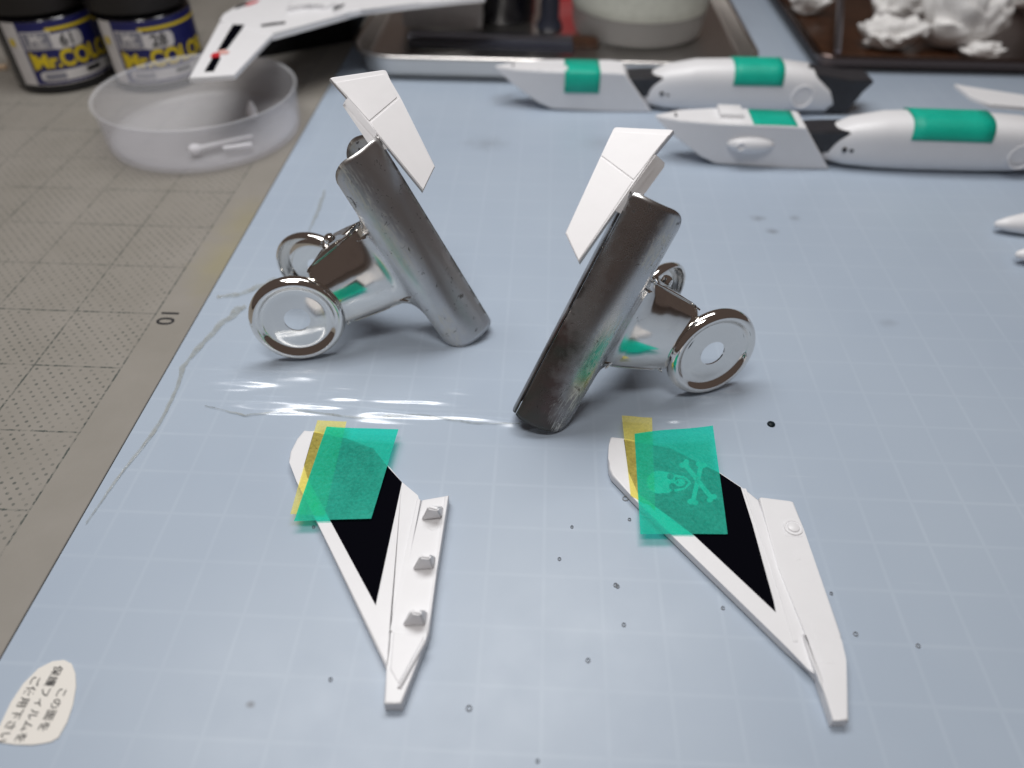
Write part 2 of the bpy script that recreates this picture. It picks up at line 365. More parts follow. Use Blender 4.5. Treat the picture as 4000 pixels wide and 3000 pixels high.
def lever_mesh(sgn, mat, A, T, parent, slim):
    """jaw, fold and arm as one bent sheet with turned-in arm flanges"""
    bm = bmesh.new(); uvl = bm.loops.layers.uv.new('UVMap'); th = .035
    NX = 56; rows = []; arc = 0; uv = {}
    for j, (y, z) in enumerate(PR):
        if j: arc += math.dist(PR[j-1], PR[j])
        w = half_width(y); row = []
        for i in range(NX+1):
            s = -1+2*i/NX; x = s*w; zz = z
            if y < YB: zz = z-(.20*(abs(x)/w)**2.4+.07*max(0, (abs(x)-(w-.2))/.2)**2)*min(1, (YB-y)/.5)      # rolled shoulder
            v = bm.verts.new((x*(slim if y < YB-.4 else 1), y, zz*sgn)); row.append(v); uv[v] = (x, arc)
        rows.append(row)
    for a, b in zip(rows, rows[1:]):
        for i in range(NX): bm.faces.new((a[i], a[i+1], b[i+1], b[i]))
    # fan between jaw back edge and arm is covered by the row with the wide half width; flanges:
    fl = [(2.10, .30), (1.85, .18), (1.62, .02), (1.45, -.16), (1.25, -.24), (1.05, -.16), (.93, .12), (.82, .45), (.74, .70)]
    for e in (-1, 1):
        top, bot = [], []
        for y, zz in fl:
            zt = min(PR, key=lambda p: abs(p[0]-y))[1]-.265; w = half_width(y)*slim
            a = bm.verts.new((e*w, y, zt*sgn)); c = bm.verts.new((e*(w-.03), y, ((zt+zz)/2)*sgn)); b = bm.verts.new((e*(w-.03), y, zz*sgn))
            for q in (a, c, b): uv[q] = (e*w, 3.0)
            top.append((a, c)); bot.append((c, b))
        for seq in (top, bot):
            for (a, b), (c, d) in zip(seq, seq[1:]): bm.faces.new((a, c, d, b))
    bmesh.ops.remove_doubles(bm, verts=bm.verts, dist=.004)
    for f in bm.faces:
        for l in f.loops: l[uvl].uv = uv.get(l.vert, (0, 0))
    bmesh.ops.recalc_face_normals(bm, faces=bm.faces)
    up = sum(f.normal.z*f.calc_area() for f in bm.faces)*sgn
    if up < 0: bmesh.ops.reverse_faces(bm, faces=bm.faces)
    b0 = base_of(parent)
    for v in bm.verts: v.co = A @ v.co + T - b0
    me = bpy.data.meshes.new('lever'); bm.to_mesh(me); bm.free(); shade(me, 60)
    o = link('lever', me, parent, [mat]); s = o.modifiers.new('sheet', 'SOLIDIFY'); s.thickness = .035; s.offset = -1
    return o
DISC = [(.285, .004), (.45, .006), (.60, .006), (.73, .006), (.77, .018), (.81, .055), (.85, .088), (.89, .108), (.94, .106), (.985, .075), (1.02, .022), (1.042, -.04), (1.04, -.10), (1.015, -.15), (.98, -.165), (.95, -.14), (.955, -.08), (.93, .02), (.89, .07), (.82, .03), (.76, -.03), (.60, -.03), (.285, -.03)]
def clip(A, T, mat, label, cat, grp, spring_side):
    A = Matrix(A); T = Vector(T); cpos = A @ Vector((0, 1.8, 0)) + T
    root = empty('bulldog_clip', (cpos.x, cpos.y, 0), label, cat, grp)
    for sgn, slim in ((1, 1.0), (-1, .955)):
        lv = lever_mesh(sgn, mat, A, T, root, slim)
        ax = A @ Vector((0, math.sin(BE)*1.0, math.cos(BE)*sgn))
        lathe('thumb_disc', [(r, h) for r, h in DISC], A @ Vector((0, 0, ZD*sgn)) + T, M['nickel'], lv, 72, ax, 60, True)
    for e in (-1, 1):
        lathe('rivet', [(0, .10), (.06, .095), (.11, .06), (.125, 0), (.125, -.06)], A @ Vector((e*1.0, 1.28, 0)) + T, M['nickel'], root, 20, A @ Vector((e, 0, 0)))
    pts = []
    for i in range(70):
        a = i/69*math.pi*2*3.5; pts.append(A @ Vector((-.62+1.24*i/69, 1.28+.27*math.cos(a), .27*math.sin(a))) + T)
    tube('spring', pts, .035, M['nickel'], root, 6)
    for e in (-1, 1):
        q = [A @ Vector((e*.80, 1.30+.30*k, .02+.24*math.sin(min(1, k/3.2)*1.35))) + T for k in range(5)]
        q = [A @ Vector((e*(.70+.05*k), 1.30+.24*k, .22+.035*k*k/2)) + T for k in range(5)]
        tube('spring_leg', q, .03, M['nickel'], root, 6)
    return root, A, T
clipL, AL, TL = clip([[0.43854296123689807, 0.8986285723876322, 0.012114455750759756], [-0.014413678835034388, 0.02051088341695531, -0.9996857253776785], [-0.8985946344220025, 0.4382305244389317, 0.021947447185636612]],
    [-4.598922932382426, 3.620288074687667, 1.0426285696033435], M['clip_a'],
    'light grey bulldog clip with satin jaw, nearest the cutting mat', 'bulldog clip', 'bulldog clips holding winglets', 1)
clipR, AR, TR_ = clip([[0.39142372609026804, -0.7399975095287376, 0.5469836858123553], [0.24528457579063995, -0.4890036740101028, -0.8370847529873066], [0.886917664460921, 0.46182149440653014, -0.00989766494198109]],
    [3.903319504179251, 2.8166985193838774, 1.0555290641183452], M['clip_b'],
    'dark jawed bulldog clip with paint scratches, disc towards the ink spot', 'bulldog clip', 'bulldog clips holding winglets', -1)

# winglets gripped by the clips: a folded plate on a tab
def winglet(A, T, zf, edge, plate_px, tab_px, seam_px, rim_px, n0, label):
    nz = (A @ Vector((0, 0, 1))).normalized(); mid = T + nz*.02
    e0, e1 = [on_plane(*p, mid, nz) for p in zf(*edge)]
    d = (e1-e0).normalized(); n = Vector(n0); n = ((n-d*n.dot(d)).normalized()+Vector((0, 0, .62))).normalized()
    pm = on_plane(*zf(((edge[0][0]+edge[1][0])/2, (edge[0][1]+edge[1][1])/2))[0], mid, nz)
    P = lambda q, lift=0: [on_plane(*p, pm+n*lift, n) for p in zf(*q)]
    root = empty('winglet', (e0+e1)/2, label, 'model part', 'winglets held in clips')
    near = lambda p: abs((p[0]-edge[0][0])*(edge[1][1]-edge[0][1])-(p[1]-edge[0][1])*(edge[1][0]-edge[0][0]))/math.dist(*edge) < 8
    finish('tab', slab_bm([on_plane(*zf(p)[0], pm-n*.03, n) if near(p) else on_plane(*zf(p)[0], mid, nz) for p in tab_px], nz, .12, .0), M['plastic_raw'], root)
    even(finish('panel', slab_bm(P(plate_px), n, .11, .018), M['plastic_raw'], root, 50))
    for nm, pp, lift in (('flap', rim_px, .014), ('flap', seam_px, .014)):
        even(finish(nm, slab_bm(P(pp, lift), n, .02, .010), M['plastic_raw'], root, 50))
winglet(AL, TL, Z1, [(610, 250), (1000, 727)], [(515, 140), (530, 134), (790, 96), (803, 97), (812, 106), (835, 160), (880, 236), (1062, 597), (1000, 727), (610, 245)],
    [(583, 283), (588, 268), (612, 246), (818, 502), (790, 517), (730, 500)],
    [(727, 369), (880, 240), (1058, 597), (1000, 718), (760, 420)], [(543, 162), (795, 118), (803, 124), (864, 238), (719, 361), (616, 243)], (-.15, -.60, .88),
    'white winglet plate slanting down to the right, held by the lighter clip')
winglet(AR, TR_, Z2, [(905, 78), (412, 762)], [(905, 78), (890, 75), (610, 60), (597, 63), (590, 72), (565, 130), (527, 212), (342, 610), (412, 762), (800, 205)],
    [(813, 206), (858, 245), (856, 268), (760, 400), (640, 517), (604, 496)],
    [(527, 218), (692, 341), (412, 752), (347, 610)], [(600, 87), (610, 84), (878, 102), (799, 200), (697, 333), (531, 209)], (-.2, -.62, .85),
    'white winglet plate slanting down to the left, held by the darker clip')

# ------------------------------------------------------------------ tail fins lying on the sheet
def tape_patch(name, corners, z, mat, parent, sag, seed, n=14, lift=.015, label=None, cat=None, grp=None):
    """corners: 4 photo points (tl, tr, br, bl); a thin, slightly wavy strip"""
    c = [G(x, y, z) for x, y in corners]; V = []; F = []
    for j in range(n+1):
        for i in range(n+1):
            u, v = i/n, j/n
            p = (c[0]*(1-u)+c[1]*u)*(1-v)+(c[3]*(1-u)+c[2]*u)*v
            p.z += lift*noise.noise(Vector((u*2.2+seed, v*2.2, seed)))+sag(u, v)
            V.append(p)
    for j in range(n):
        for i in range(n): a = j*(n+1)+i; F.append((a, a+n+1, a+n+2, a+1))
    o = mesh(name, V, F, mat, parent, 60)
    return tag(o, label, cat, grp)

# fin with pegs
p0 = G(*Z3((560, 800))[0]); finL = empty('tail_fin', (p0.x, p0.y, 0), 'white tail fin with black stripe and three raised pegs along its root', 'model part', 'tail fins with black stripes')
plate('fin_panel', Z3((190, 107), (245, 116), (420, 150), (570, 205), (648, 306), (718, 390), (795, 472), (830, 490), (765, 760), (700, 1090), (650, 1395), (636, 1400), (262, 610), (150, 388), (111, 285), (108, 262), (114, 225), (150, 155)), .20, .16, M['plastic'], finL, .05)
plate('black_stripe', Z3((242, 122), (420, 156), (565, 210), (646, 312), (719, 392), (577, 1056), (335, 605), (205, 358), (190, 300)), .207, .010, M['black'], finL, 0)
plate('root_rib', Z3((800, 478), (822, 484), (720, 1010), (672, 1200), (652, 1190), (690, 1000)), .235, .06, M['plastic'], finL, .02)
plate('root_block', Z3((826, 486), (972, 460), (905, 880), (862, 1210), (845, 1250), (716, 1588), (620, 1588), (636, 1395), (668, 1190), (736, 900)), .25, .23, M['plastic'], finL, .035)
plate('root_spine', Z3((838, 1236), (850, 1250), (712, 1498), (692, 1494)), .31, .10, M['plastic'], finL, .03)
plate('root_wedge', Z3((672, 1200), (840, 1225), (700, 1480), (655, 1400)), .272, .04, M['plastic'], finL, .02)
plate('root_lip', Z3((950, 468), (972, 461), (905, 880), (862, 1208), (850, 1200), (893, 870)), .285, .05, M['plastic'], finL, .02)
def peg(px, h):
    (ax, ay), (bx, by), (cx, cy), (dx, dy) = Z3(*px)               # base left, base right, top right, top left
    z = .25; a, b = G(ax, ay, z), G(bx, by, z); c, d = G(cx, cy, z+h), G(dx, dy, z+h)
    back = Vector((.0, .17, 0)); bm = bmesh.new()
    f = [bm.verts.new(q) for q in (a, b, c, d)]; k = [bm.verts.new(q) for q in (a+back*1.6+Vector((.08, 0, 0)), b+back*1.6, c+back*.45, d+back*.45)]
    bm.faces.new(f); bm.faces.new(k[::-1])
    for i in range(4): bm.faces.new((f[i], k[i], k[(i+1) % 4], f[(i+1) % 4]))
    bmesh.ops.recalc_face_normals(bm, faces=bm.faces); bmesh.ops.bevel(bm, geom=list(bm.edges), offset=.025, segments=2, affect='EDGES')
    finish('peg', bm, M['plastic'], finL, 40)
peg(((820, 600), (937, 585), (915, 548), (858, 532)), .36)
peg(((773, 868), (893, 862), (872, 806), (818, 800)), .36)
peg(((718, 1170), (848, 1168), (822, 1108), (772, 1100)), .36)
plate('mould_mark', Z3((868, 598), (905, 590), (912, 640), (885, 654), (858, 640)), .256, .02, M['plastic'], finL, .006)
nosag = lambda u, v: 0
yl = tape_patch('yellow_tape', Z3((262, 55), (420, 62), (300, 570), (116, 563)), .235, M['yellow_tape'], None, lambda u, v: -.05*max(0, .25-v), 1, label='narrow yellow masking tape on the tip of the pegged fin', cat='tape', grp='yellow tape strips on fins')
gl = tape_patch('green_tape', Z3((312, 91), (702, 115), (553, 589), (135, 600)), .26, M['green_tape'], None, lambda u, v: .05*u*u*(1-v)-.08*max(0, v-.7)*max(0, .6-u), 2, label='slanted green masking tape patch across the fin with pegs', cat='tape', grp='green tape patches on fins')

# fin with skull
p0 = G(*Z4((900, 800))[0]); finR = empty('tail_fin', (p0.x, p0.y, 0), 'white tail fin with black stripe and a skull and crossbones under green tape', 'model part', 'tail fins with black stripes')
plate('fin_panel', Z4((112, 141), (122, 138), (200, 152), (420, 195), (672, 322), (785, 398), (884, 466), (1000, 820), (1140, 1180), (1196, 1400), (1150, 1340), (1020, 1225), (250, 475), (120, 340), (106, 305), (101, 250), (104, 185)), .20, .16, M['plastic'], finR, .05)
plate('black_stripe', Z4((182, 156), (420, 200), (670, 324), (788, 403), (850, 600), (905, 800), (958, 990), (970, 1050), (545, 650), (255, 432), (205, 320)), .207, .010, M['black'], finR, 0)
plate('root_block', Z4((882, 458), (892, 450), (1045, 470), (1062, 476), (1115, 620), (1310, 1165), (1313, 1200), (1335, 1295), (1350, 1612), (1268, 1612), (1200, 1410), (1130, 1180), (985, 820)), .23, .21, M['plastic'], finR, .04)
plate('root_ridge', Z4((1112, 1162), (1126, 1160), (1160, 1240), (1215, 1395), (1218, 1450), (1192, 1395), (1150, 1280)), .275, .08, M['plastic'], finR, .035)
plate('crease', Z4((800, 408), (816, 408), (960, 800), (1085, 1200), (1062, 1205), (938, 800)), .212, .02, M['plastic'], finR, .008)
plate('access_panel', Z4((1000, 574), (1090, 586), (1110, 660), (1018, 655)), .236, .02, M['plastic'], finR, .006)
c = G(*Z4((1060, 613))[0], .236)
lathe('button', [(.17, 0), (.165, .02), (.14, .022), (.13, .012), (.115, .012), (.10, .035), (.05, .05), (0, .052)], c, M['plastic'], finR, 32)
plate('hatch_panel', Z4((1142, 1062), (1215, 1050), (1285, 1140), (1270, 1320), (1215, 1312)), .2335, .02, M['plastic'], finR, .002)
plate('hatch_panel', Z4((1060, 735), (1090, 735), (1100, 775), (1076, 782)), .234, .02, M['plastic'], finR, .003)
# skull and crossbones, printed
def flat(px, z): return [G(x, y, z) for x, y in ZT(*px)]
def ell(cx, cy, rx, ry, n=22, rot=0): return [(cx+rx*math.cos(a)*math.cos(rot)-ry*math.sin(a)*math.sin(rot), cy+rx*math.cos(a)*math.sin(rot)+ry*math.sin(a)*math.cos(rot)) for a in [2*math.pi*i/n for i in range(n)]]
V, F = [], []
def add_poly(px, z):
    b = len(V); q = flat(px, z); V.extend(q); F.append(tuple(range(b, b+len(q))))
def add_bar(a, b, w, z):
    dx, dy = b[0]-a[0], b[1]-a[1]; L = math.hypot(dx, dy); nx, ny = -dy/L*w, dx/L*w
    add_poly([(a[0]+nx, a[1]+ny), (b[0]+nx, b[1]+ny), (b[0]-nx, b[1]-ny), (a[0]-nx, a[1]-ny)], z)
ze = .2095
add_poly(ell(830, 855, 150, 135), ze); add_poly([(870, 725), (1000, 750), (1020, 800), (1010, 930), (940, 985), (880, 985)], ze+.0004)
add_bar((1000, 775), (1130, 800), 14, ze); add_bar((1130, 800), (1195, 860), 13, ze); add_bar((1195, 860), (1130, 930), 13, ze); add_bar((1130, 930), (1010, 955), 14, ze)
add_poly(ell(1075, 860, 62, 45), ze)
for a, b in (((1125, 635), (1450, 1045)), ((1325, 650), (1225, 1090))):
    add_bar(a, b, 27, ze+.0008)
    dx, dy = b[0]-a[0], b[1]-a[1]; L = math.hypot(dx, dy)
    for q in (a, b):
        for s in (-1, 1): add_poly(ell(q[0]-dy/L*30*s, q[1]+dx/L*30*s, 36, 32), ze+.0012+.0002*s)
emb = mesh('skull_emblem', V, F, M['emblem'], finR)
V, F = [], []
add_poly(ell(962, 785, 40, 38), ze+.002); add_poly(ell(985, 905, 38, 42), ze+.002); add_poly([(1030, 860), (1050, 838), (1060, 858), (1048, 876)], ze+.002)
mesh('skull_eyes', V, F, M['black'], finR)
tape_patch('yellow_tape', Z4((170, 35), (327, 46), (345, 520), (218, 440)), .235, M['yellow_tape'], None, lambda u, v: .10*max(0, .25-v)-.25*max(0, v-.85), 3, label='narrow yellow masking tape on the tip of the skull fin', cat='tape', grp='yellow tape strips on fins')
tape_patch('green_tape', Z4((237, 125), (638, 102), (720, 645), (268, 643)), .25, M['green_tape'], None, lambda u, v: .12*u*(1-v)-.05*max(0, .4-u)*v+.05*math.sin(u*5)*max(0, .3-v), 4, label='green masking tape patch with the skull showing through it', cat='tape', grp='green tape patches on fins')

# ------------------------------------------------------------------ sticker
q = [(0, 2835), (40, 2745), (90, 2670), (150, 2610), (205, 2582), (250, 2577), (280, 2592), (294, 2630), (297, 2680), (285, 2750), (262, 2820), (228, 2880), (200, 2897), (170, 2903), (120, 2910), (60, 2908), (0, 2900), (-50, 2880), (-40, 2870)]
stk = plate('sticker', q, .022, .018, M['sticker'], None, .006)
tag(stk, 'cream rounded sticker with black Japanese writing in the bottom corner', 'sticker')
# writing runs down the photograph, glyph tops towards the right
def stick_fn(ox, oy, ang):
    o = G(ox, oy, .027); c, s = math.cos(ang), math.sin(ang)
    return lambda a, b: Vector((o.x+a*c-b*s, o.y+a*s+b*c, .027))
for s, ox, oy in (('この面を', 204, 2770), ('保護フィルムを', 151, 2746), ('ご使用下さい', 76, 2766)):
    writing('lettering', s, .17, stick_fn(ox, oy, math.radians(-91.5)), M['ink'], stk, .0015)

# ------------------------------------------------------------------ clear film: wrinkles, torn strips, bubbles
film = empty('clear_film', (0, 0, 0), 'thin clear plastic film, wrinkled between the clips and the fins', 'plastic film')
FOLDS = [[G(*q) for q in f] for f in ([(760, 1520), (960, 1490), (1180, 1445)], [(900, 1615), (1100, 1588), (1330, 1570)], [(1440, 1625), (1760, 1588), (1900, 1640), (2030, 1650)], [(830, 1470), (900, 1450)], [(2600, 1650), (2900, 1510)])]
def crease(p):
    best = 9
    for f in FOLDS:
        for a, b in zip(f, f[1:]):
            d = b-a; k = max(0, min(1, (p-a).dot(d)/d.dot(d))); q = a+d*k-p; best = min(best, math.hypot(q.x, q.y))
    return math.exp(-(best/.42)**2)*(.75+.9*noise.noise(Vector((p.x*.8, p.y*1.5, 4))))
def film_patch(name, quad, nx, ny, amp, seed, mat, stretch):
    c = [G(x, y, .02) for x, y in quad]; V, F = [], []
    for j in range(ny+1):
        for i in range(nx+1):
            u, v = i/nx, j/ny
            p = (c[0]*(1-u)+c[1]*u)*(1-v)+(c[3]*(1-u)+c[2]*u)*v
            e = min(1, 6*min(u, 1-u))*min(1, 4*min(v, 1-v))
            n = noise.noise(Vector((p.x*.32+.12*p.y, p.y*3.4, seed)))+.6*noise.noise(Vector((p.x*.8+.5*p.y, p.y*6.0, seed+5)))
            p.z = .015+e*amp*max(0, n+.15)*crease(p)
            V.append(p)
    for j in range(ny):
        for i in range(nx): a = j*(nx+1)+i; F.append((a, a+nx+1, a+nx+2, a+1))
    return mesh(name, V, F, mat, film, 80)
film_patch('wrinkle', [(720, 1390), (2120, 1470), (2060, 1710), (820, 1660)], 240, 80, .15, 3.1, M['film'], 1)
film_patch('wrinkle', [(2560, 1560), (2920, 1480), (2900, 1570), (2600, 1680)], 80, 40, .09, 7.7, M['film'], 1)
def strip(px, widths, z=.03):
    V, F = [], []; P = [G(x, y, z) for x, y in px]; res = []
    for k in range(len(P)-1):
        for i in range(8 if k < len(P)-2 else 9):
            f = i/8; res.append((P[k].lerp(P[k+1], f), widths[k]*(1-f)+widths[k+1]*f))
    for i, (p, w) in enumerate(res):
        d = (res[min(i+1, len(res)-1)][0]-res[max(0, i-1)][0]).normalized(); n = Vector((-d.y, d.x, 0))
        jit = .02*noise.noise(Vector((i*.7, 0, px[0][0])))
        for s in (-1, 0, 1):
            V.append(p+n*(s*w*(.75+.5*noise.noise(Vector((i*.23, s, 9))))+jit)+Vector((0, 0, .022*(1-abs(s))+.02*noise.noise(Vector((i*.4, s, 2))))))
    for i in range(len(res)-1):
        for k in range(2): a = i*3+k; F.append((a, a+3, a+4, a+1))
    mesh('torn_edge', V, F, M['film_edge'], film, 80)
strip([(335, 2045), (470, 1850), (600, 1690), (690, 1520), (715, 1430)], [.02, .035, .06, .05, .09])
strip([(715, 1430), (790, 1340), (870, 1260), (935, 1205), (960, 1195)], [.09, .09, .12, .17, .08])
strip([(848, 1158), (930, 1150), (1010, 1120), (1080, 1088)], [.10, .10, .13, .13])
strip([(800, 1585), (960, 1622), (1150, 1600), (1400, 1632), (1640, 1618), (1850, 1652), (2030, 1655)], [.012, .03, .02, .035, .02, .03, .015])
strip([(1205, 905), (1235, 840), (1258, 780), (1268, 742)], [.03, .06, .07, .03])
BUB = [(2405, 2285, .075), (2437, 2440, .065), (2174, 1847, .05), (2316, 1885, .05), (2234, 2058, .055), (2197, 2061, .035), (2185, 2183, .06), (2413, 2289, .06), (2412, 2290, .07), (2297, 2579, .07), (1832, 2766, .09),
       (2443, 1947, .11), (2459, 2029, .06), (3342, 2476, .075), (3247, 2318, .055), (3339, 2322, .03), (3163, 1964, .05), (3586, 2522, .07), (2745, 2267, .05), (2824, 2375, .06), (1560, 1402, .05), (1231, 1648, .05), (1225, 2058, .055), (1291, 2654, .06), (1010, 2000, .03), (2100, 2972, .055), (2513, 2255, .04), (3170, 1778, .03), (3237, 1165, .05), (3339, 1327, .05), (3576, 1395, .03), (2960, 1820, .04), (980, 2760, .05), (3730, 2740, .04), (3640, 2630, .035), (2925, 2400, .05), (2610, 2880, .05)]
random.shuffle(BUB)
seen = set()
for x, y, r in [b for b in BUB if b[2] >= .055]:
    if (round(x/12), round(y/12)) in seen: continue
    seen.add((round(x/12), round(y/12)))
    c = G(x, y, .012); rx = r*.46
    prof = [(rx*1.25, -.012), (rx*1.12, .012), (rx*.92, .016), (rx*.78, .008)]
    lathe('air_bubble', prof, c, M['bubble'], film, 18, None, 60)
c = G(3012, 1658, .0)
sp = lathe('ink_drop', [(.085, .0), (.08, .025), (.05, .04), (0, .045)], c, M['inkdrop'], None, 24, None, 60); tag(sp, 'small glossy black ink drop on the blue sheet by the dark clip', 'ink drop')
for v in sp.data.vertices: v.co.x = c.x+(v.co.x-c.x)*1.0

# ------------------------------------------------------------------ engine nacelles (white fuselage legs)
def loft(name, secs, mat, parent, mp, n=28, power=2.6, smooth=50):
    """secs: (u_top, u_bot, half_top, half_bot, zbot, ztop); superellipse cross-sections"""
    V, F = [], []
    for ut, ub, ht, hb, zb, zt in secs:
        for k in range(n):
            a = 2*math.pi*(k+.5)/n; c, s = math.cos(a), math.sin(a)
            c = math.copysign(abs(c)**(2/power), c); s = math.copysign(abs(s)**(2/power), s)
            f = (s+1)/2; V.append(mp(ub+(ut-ub)*f, c*(hb+(ht-hb)*f), zb+(zt-zb)*f))
    for j in range(len(secs)-1):
        for k in range(n): F.append((j*n+k, j*n+(k+1) % n, (j+1)*n+(k+1) % n, (j+1)*n+k))
    F.append(tuple(range(n))); F.append(tuple(range((len(secs)-1)*n, len(secs)*n)))
    bm = bmesh.new(); vs = [bm.verts.new(v) for v in V]
    for f in F: bm.faces.new([vs[i] for i in f])
    bmesh.ops.recalc_face_normals(bm, faces=bm.faces)
    return finish(name, bm, mat, parent, smooth)
def box_loft(name, secs, mat, parent, mp, bev=.06):
    """secs: (u_top, u_bot, half_top, half_bot, zbot, ztop) with 4 corners"""
    bm = bmesh.new(); rings = []
    for ut, ub, ht, hb, zb, zt in secs:
        rings.append([bm.verts.new(mp(u, d, z)) for u, d, z in ((ub, -hb, zb), (ub, hb, zb), (ut, ht, zt), (ut, -ht, zt))])
    for a, b in zip(rings, rings[1:]):
        for k in range(4): bm.faces.new((a[k], a[(k+1) % 4], b[(k+1) % 4], b[k]))
    bm.faces.new(rings[0]); bm.faces.new(rings[-1][::-1])
    bmesh.ops.recalc_face_normals(bm, faces=bm.faces)
    es = [e for e in bm.edges if e.calc_face_angle(0) > .5]
    bmesh.ops.bevel(bm, geom=es, offset=bev, segments=3, affect='EDGES', clamp_overlap=True)
    return finish(name, bm, mat, parent, 40)
def nacelle(a_px, b_px, tip_px, ztip, label, variant):
    """a_px,b_px: photo points on the near bottom edge; tip_px: photo x of the nose"""
    a, b = G(*a_px), G(*b_px); ax = (b-a).normalized(); dp = Vector((-ax.y, ax.x, 0))
    tip = G(tip_px, a_px[1]); o = a+ax*((tip-a).dot(ax))+dp*.35
    mp = lambda u, d, z: o+ax*u+dp*d+Vector((0, 0, z))
    root = empty('engine_nacelle', mp(4, 0, 0), label, 'model part', 'white engine nacelles behind the clips')
    box_loft('intake', [(0, .06, .05, .03, 1.30, 1.40), (.8, .55, .42, .30, .95, 1.44), (1.9, 1.55, .60, .45, .30, 1.46), (2.3, 2.1, .62, .46, .06, 1.46), (4.2, 4.4, .64, .5, 0, 1.46), (4.62, 5.75, .62, .5, .02, 1.42)], M['plastic'], root, mp, .07)
    box_loft('joint', [(4.55, 5.2, .45, .35, .5, 1.22), (5.3, 5.6, .5, .4, .5, 1.26), (6.5, 6.6, .5, .4, .5, 1.3)], M['dark'], root, mp, .05)
    loft('thigh', [(5.22, 5.18, .06, .06, .62, .74), (5.32, 5.30, .24, .24, .42, .98), (5.6, 5.55, .42, .40, .22, 1.22), (6.2, 6.2, .60, .55, .08, 1.50), (7.2, 7.2, .72, .62, .0, 1.70), (8.4, 8.4, .76, .64, -.02, 1.76), (10.2, 10.2, .76, .62, .0, 1.74), (11.4, 11.4, .73, .60, .05, 1.68), (12.6, 12.4, .64, .52, .16, 1.45), (13.6, 13.2, .52, .42, .35, 1.15)] if variant else
         [(5.22, 5.18, .06, .06, .60, .72), (5.32, 5.30, .26, .24, .40, .98), (5.6, 5.55, .46, .40, .2, 1.24), (6.2, 6.2, .62, .55, .06, 1.52), (7.2, 7.2, .70, .62, .0, 1.70), (8.8, 8.8, .72, .64, 0, 1.74), (10.0, 10.0, .72, .64, 0, 1.74), (11.2, 12.1, .68, .62, .05, 1.62), (11.9, 12.3, .60, .55, .3, 1.05)], M['plastic'], root, mp, 32, 3.0)
    # two dark oval slots and a raised ring on the near side
    for du in (0, .22):
        lathe('slot', [(.0, .03), (.07, .025), (.085, -.03)], mp(6.02+du, -.555, .72), M['dark'], root, 16, -dp+Vector((0, 0, .15)))
    lathe('ring', [(.40, -.05), (.40, .02), (.37, .03), (.34, .02), (.34, -.05)], mp(11.4 if variant else 11.0, -.69, .75), M['plastic'], root, 36, -dp+Vector((0, 0, .05)))
    plate_z = 1.49
    def topblock(nm, u0, u1, d0, d1, z0, z1, m, bev=.02):
        bm = slab_bm([mp(u0, d0, z1), mp(u1, d0, z1), mp(u1, d1, z1), mp(u0, d1, z1)], (0, 0, 1), z1-z0, bev); finish(nm, bm, m, root)
    topblock('slot', .62, .68, -.12, .12, 1.43, 1.463, M['dark'], .0)
    if variant:
        topblock('vent_block', 2.0, 2.75, -.2, .55, 1.4, 1.62, M['plastic'], .05)
        # blister pod on the side
        bm = bmesh.new(); bmesh.ops.create_uvsphere(bm, u_segments=28, v_segments=16, radius=1)
        for v in bm.verts:
            q = v.co; v.co = mp(3.05+q.x*.75, -.56+q.y*.22, .80+q.z*.26)
        finish('blister', bm, M['plastic'], root, 60)
        lathe('slot', [(.0, .02), (.10, .02), (.13, .06), (.15, .0)], mp(2.72, -.735, .82), M['plastic'], root, 20, -dp)
        plate('fin', Z7((1928, 186), (1965, 196), (2212, 232), (2330, 260), (2330, 300), (2212, 282), (2080, 272), (1995, 240)), 1.55, .12, M['plastic'], root, .02)
        box_loft('engine_nozzle', [(12.9, 12.9, .4, .35, .4, 1.0), (15, 15, .5, .4, .3, 1.2)], M['dark'], root, mp, .05)
    else:
        topblock('vent_block', 1.5, 2.6, -.5, -.1, 1.4, 1.50, M['plastic'], .03)
        topblock('slot', 11.1, 11.25, -.3, -.15, 1.60, 1.665, M['dark'], .0)
        box_loft('engine_nozzle', [(11.3, 12.1, .55, .45, .1, 1.5), (12.6, 13.0, .55, .45, .1, 1.3), (13.4, 12.7, .55, .45, .25, 1.3), (13.45, 12.8, .5, .4, .3, 1.2)], M['dark'], root, mp, .05)
    return root, mp
nA, mpA = nacelle((2850, 642), (3220, 655), 2541, 1.4, 'white engine nacelle with an oval blister, in front of the other one', True)
nB, mpB = nacelle((2200, 428), (2560, 434), 1933, 1.4, 'white engine nacelle standing behind, between the tray and its twin', False)
def wrap_tape(mp, name, path, u0, u1, label, slant=0.0):
    """tape bent over a body: path = (depth, height) points across it"""
    V, F = [], []; n = len(path); m = 6
    for i in range(m+1):
        for d, z in path: V.append(mp(u0+(u1-u0)*i/m+slant*(z-1), d, z))
    for i in range(m):
        for k in range(n-1): a = i*n+k; F.append((a, a+1, a+n+1, a+n))
    o = mesh(name, V, F, M['green_tape_solid'], None, 60); s = o.modifiers.new('t', 'SOLIDIFY'); s.thickness = .012; s.offset = 0
    tag(o, label, 'tape', 'green tape wrapped on nacelles')
thigh = lambda ht, hb, zb, zt, a0, a1, k=1.03, p=3.0: [(lambda c, s: ((hb+(ht-hb)*(s+1)/2)*c*k, (zb+zt)/2+(zt-zb)/2*s*k))(math.copysign(abs(math.cos(a))**(2/p), math.cos(a)), math.copysign(abs(math.sin(a))**(2/p), math.sin(a))) for a in [math.radians(a0+(a1-a0)*i/14) for i in range(15)]]
wrap_tape(mpA, 'green_tape', thigh(.76, .64, -.02, 1.76, 48, 168), 7.85, 10.3, 'broad green tape over the middle of the blistered nacelle')
wrap_tape(mpA, 'green_tape', [(.55, 1.475), (0, 1.48), (-.58, 1.475), (-.60, 1.40)], 3.0, 4.35, 'small flat green tape on top of the blistered nacelle')
